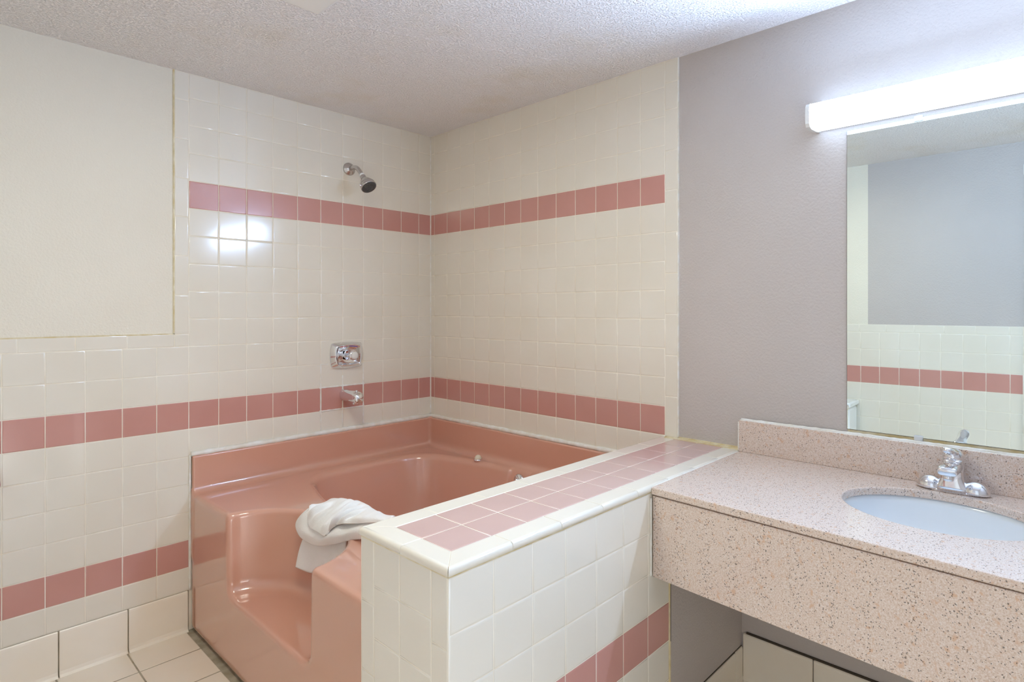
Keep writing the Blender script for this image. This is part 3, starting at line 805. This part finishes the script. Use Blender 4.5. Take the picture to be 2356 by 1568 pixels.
# spout
mb = MB(); vs = []; fs = []; n = 28
for (d_, w, h, z_) in ((0,.0235,.014,.068),(.03,.0232,.013,.070),(.06,.023,.0122,.0705),(.078,.0225,.0118,.070),(.085,.0215,.0105,.070),(.087,.018,.008,.070)):
    for i in range(n):
        a = 2*math.pi*i/n; c, s = math.cos(a), math.sin(a); k = (abs(c)**4+abs(s)**4)**(-1/4)
        vs.append((fc.x-.005-d_, fc.y+w*c*k, CZ+z_+h*s*k))
for j in range(5):
    for i in range(n): fs.append((j*n+i,j*n+(i+1)%n,(j+1)*n+(i+1)%n,(j+1)*n+i))
fs.append(tuple(range(n))[::-1]); fs.append(tuple(5*n+i for i in range(n)))
mb.add(vs, fs, 0, True)
spt = mb.build('spout', [M['chrome']], parent=fa, weld=True)
mb = MB(); lathe(mb, [(.0120,0),(.0128,.002),(.0130,.018)], (fc.x-.070,fc.y,CZ+.044), n=24)
mb.build('aerator', [M['chrome']], parent=spt, smooth=True)
# lever: dome, neck and flared paddle
mb = MB()
lathe(mb, [(.0225,.0865),(.0240,.089),(.0240,.096),(.0215,.104),(.0165,.110),(.010,.113)], (fc.x,fc.y,CZ), n=32)
pts = spline([(fc.x+.004,fc.y,CZ+.098),(fc.x-.016,fc.y,CZ+.106),(fc.x-.04,fc.y,CZ+.112),(fc.x-.07,fc.y,CZ+.119),(fc.x-.096,fc.y,CZ+.127)], 14)
tube(mb, pts, [.0215,.0200,.018,.016,.0145,.0135,.013,.0128,.013,.0135,.014,.0138,.0122,.008], n=24, squash=.66)
mb.build('lever', [M['chrome']], parent=fa, smooth=True)
mb = MB(); tube(mb, [(fc.x+.026,fc.y,CZ+.004),(fc.x+.026,fc.y,CZ+.060)], .0022, 10); lathe(mb, [(.0022,.058),(.005,.062),(.0055,.067),(.003,.071)], (fc.x+.026,fc.y,CZ), n=14)
mb.build('lift_rod', [M['chrome']], parent=fa, smooth=True)

# ------------------------------------------------------------------ mirror
MY0, MY1, MZ0, MZ1 = -2.099, -2.86, .912, 1.822
mir = empty('mirror', (0,(MY0+MY1)/2,MZ0), 'frameless wall mirror above the granite backsplash', 'mirror')
mb = MB(); mb.box((.0055,MY0,MZ0), (.0005,MY1,MZ1)); mb.build('mirror_glass', [M['mirror']], parent=mir, bevel=0)
mb = MB(); mb.box((.0055,MY0+.0012,MZ0-.0015), (.0022,MY1-.0012,MZ1)); mb.build('mirror_backing', [M['dark_gap']], parent=mir)
for (y_, z_) in ((-2.287,MZ0),(-2.287,MZ1),(-2.672,MZ0),(-2.672,MZ1)):
    mb = MB(); mb.box((.006,y_-.011,z_-.010), (-.0045,y_+.011,z_+.006)); mb.build('mirror_clip', [M['acrylic']], parent=mir, bevel=.002)['label'] = 'clear plastic mirror clip'

# ------------------------------------------------------------------ vanity light
LY0, LY1 = -2.018, -2.98
vl = empty('vanity_light', (0,(LY0+LY1)/2,1.835), 'long glowing fluorescent light bar mounted above the mirror', 'light fixture')
mb = MB()
prof = [(-.004,1.836),(-.030,1.832),(-.070,1.830),(-.084,1.834),(-.090,1.843),(-.091,1.868),(-.090,1.892),(-.083,1.902),(-.060,1.909),(-.030,1.914),(-.004,1.918)]
n = len(prof); vs = [(x_,y_,z_) for y_ in (LY0,LY1) for x_, z_ in prof]
fs = [(i,i+1,n+i+1,n+i) for i in range(n-1)] + [(n-1,0,n,2*n-1), tuple(range(n))[::-1], tuple(range(n,2*n))]
mb.add(vs, fs, 1, False)
for q in (4,5,6): mb.m[q] = 0
mb.build('diffuser', [M['vanity_glow'], M['vanity_edge']], parent=vl, weld=True)['label'] = 'glowing white diffuser'
for y_, s in ((LY0,1),(LY1,-1)):
    mb = MB(); cx_, cz_ = -.046, 1.875
    pr = [(.006,1.8345)] + [((x_-cx_)*1.03+cx_, (z_-cz_)*1.03+cz_) for x_, z_ in prof] + [(.006,1.9195)]
    vs = [(x_,yy,z_) for yy in (y_+s*.0002,y_+s*.012) for x_, z_ in pr]; n = len(pr)
    fs = [(i,(i+1)%n,n+(i+1)%n,n+i) for i in range(n)] + [tuple(range(n))[::-1], tuple(range(n,2*n))]
    mb.add(vs, fs); mb.build('end_cap', [M['end_cap']], parent=vl, weld=True)
mb = MB(); mb.box((.0055,LY0-.002,1.838), (-.0035,LY1+.002,1.917)); mb.build('back_plate', [M['plastic_white']], parent=vl)

# ------------------------------------------------------------------ ceiling box (fan and light), mostly above the frame
cf = empty('ceiling_fan_light', (-1.30,-1.35,CEIL), 'white ceiling box fixture whose corner shows at the top', 'ceiling fixture')
mb = MB(); mb.box((-1.50,-.985,CEIL-.001), (-1.129,-1.59,CEIL-.086)); mb.build('housing', [M['plastic_white']], parent=cf, bevel=.012, seg=4)
mb = MB(); mb.box((-1.47,-1.22,CEIL-.0855), (-1.16,-1.56,CEIL-.098)); mb.build('light_lens', [M['ceil_glow']], parent=cf, bevel=.004)['label'] = 'warm glowing lens'

# ------------------------------------------------------------------ toilet (seen only as a corner in the mirror)
tl = empty('toilet', (-2.0,-1.27,0), 'white toilet against the rear tiled wall, tank corner seen in the mirror', 'toilet')
ty = -1.31
mb = MB(); mb.box((XW+.015,ty-.232,.36), (-2.075,ty+.232,.655)); mb.build('tank', [M['porcelain']], parent=tl, bevel=.02, seg=4)
mb = MB(); mb.box((XW+.010,ty-.242,.656), (-2.062,ty+.242,.688)); mb.build('tank_lid', [M['porcelain']], parent=tl, bevel=.010, seg=4)
mb = MB(); secs = [(0,.11,.10,-1.93),(.05,.10,.09,-1.93),(.18,.095,.085,-1.92),(.28,.15,.13,-1.89),(.36,.215,.175,-1.86),(.385,.225,.180,-1.855)]
vs = []; fs = []; n = 40
for z_, ra, rb, cx_ in secs:
    for i in range(n):
        a = 2*math.pi*i/n; vs.append((cx_+ra*math.cos(a), ty+rb*math.sin(a), z_))
for j in range(len(secs)-1):
    for i in range(n): fs.append((j*n+i,j*n+(i+1)%n,(j+1)*n+(i+1)%n,(j+1)*n+i))
fs.append(tuple(range(n))[::-1]); fs.append(tuple((len(secs)-1)*n+i for i in range(n)))
mb.add(vs, fs, 0, True); mb.box((XW+.02,ty-.10,.0), (-1.95,ty+.10,.355)); mb.build('toilet_bowl', [M['porcelain']], parent=tl)
mb = MB(); lathe(mb, [(.19,.386),(.195,.392),(.195,.402),(.190,.408),(.186,.410),(.186,.424),(.17,.430)], (-1.86,ty,0), n=44, squash=(1.18,.95), up=(1,0,0)); mb.build('seat_lid', [M['porcelain']], parent=tl, smooth=True)
mb = MB(); tube(mb, [(-2.075,ty+.17,.60),(-2.060,ty+.17,.60),(-2.052,ty+.13,.592),(-2.052,ty+.09,.588)], [.007,.007,.006,.006], 10); mb.build('flush_handle', [M['chrome']], parent=tl, smooth=True)

# ------------------------------------------------------------------ paper holder at the left picture edge
ph = empty('paper_holder', (-1.82,0,.71), 'rose ceramic paper holder on the wall at the far left edge', 'paper holder')
mb = MB(); mb.box((-1.905,-.0005,.655), (-1.736,-.014,.765)); mb.build('mount', [M['pink']], parent=ph, bevel=.006, seg=3)
for x_ in (-1.893,-1.748):
    mb = MB(); tube(mb, [(x_,-.012,.71),(x_,-.04,.71),(x_,-.058,.712)], [.016,.014,.0125], 16); mb.build('bracket', [M['pink']], parent=ph, smooth=True)
mb = MB(); tube(mb, [(-1.888,-.05,.712),(-1.753,-.05,.712)], .011, 16); mb.build('roller', [M['plastic_white']], parent=ph, smooth=True)

# ------------------------------------------------------------------ light, camera, view
al = bpy.data.lights.new('added_rear_fill', 'AREA'); al.shape = 'RECTANGLE'; al.size = .8; al.size_y = .7; al.energy = 8; al.color = (1,1,.98)  # soft fill added behind the camera, tilted up to brighten ceiling and walls
ao = bpy.data.objects.new('added_rear_fill', al); COL.objects.link(ao); ao.location = (-1.85,-3.30,.32); ao.rotation_euler = (math.radians(128),0,0)
w = bpy.data.worlds.new('World'); SC.world = w; w.use_nodes = True
w.node_tree.nodes['Background'].inputs['Color'].default_value = (.8,.85,1,1); w.node_tree.nodes['Background'].inputs['Strength'].default_value = .2
cam_d = bpy.data.cameras.new('Camera'); cam = bpy.data.objects.new('Camera', cam_d); COL.objects.link(cam); SC.camera = cam
FPX, PPX, PPY, YAW = 1355.862, 1255.854, 711.430, 0.7393
cam.location = (-1.9549,-2.6333,1.2767)
cam.rotation_euler = (math.pi/2, 0, YAW-math.pi/2)
cam_d.sensor_width = 36; cam_d.sensor_fit = 'HORIZONTAL'; cam_d.lens = 36*FPX/2356
cam_d.shift_x = -(PPX-1178)/2356; cam_d.shift_y = (PPY-784)/2356
cam_d.clip_start = .02
SC.view_settings.view_transform = 'Standard'; SC.view_settings.look = 'None'; SC.view_settings.gamma = 1
SC.view_settings.use_curve_mapping = False
SC.view_settings.exposure = 0.17
SC.cycles.max_bounces = 16; SC.cycles.diffuse_bounces = 10; SC.cycles.glossy_bounces = 6
SC.cycles.sample_clamp_indirect = 8
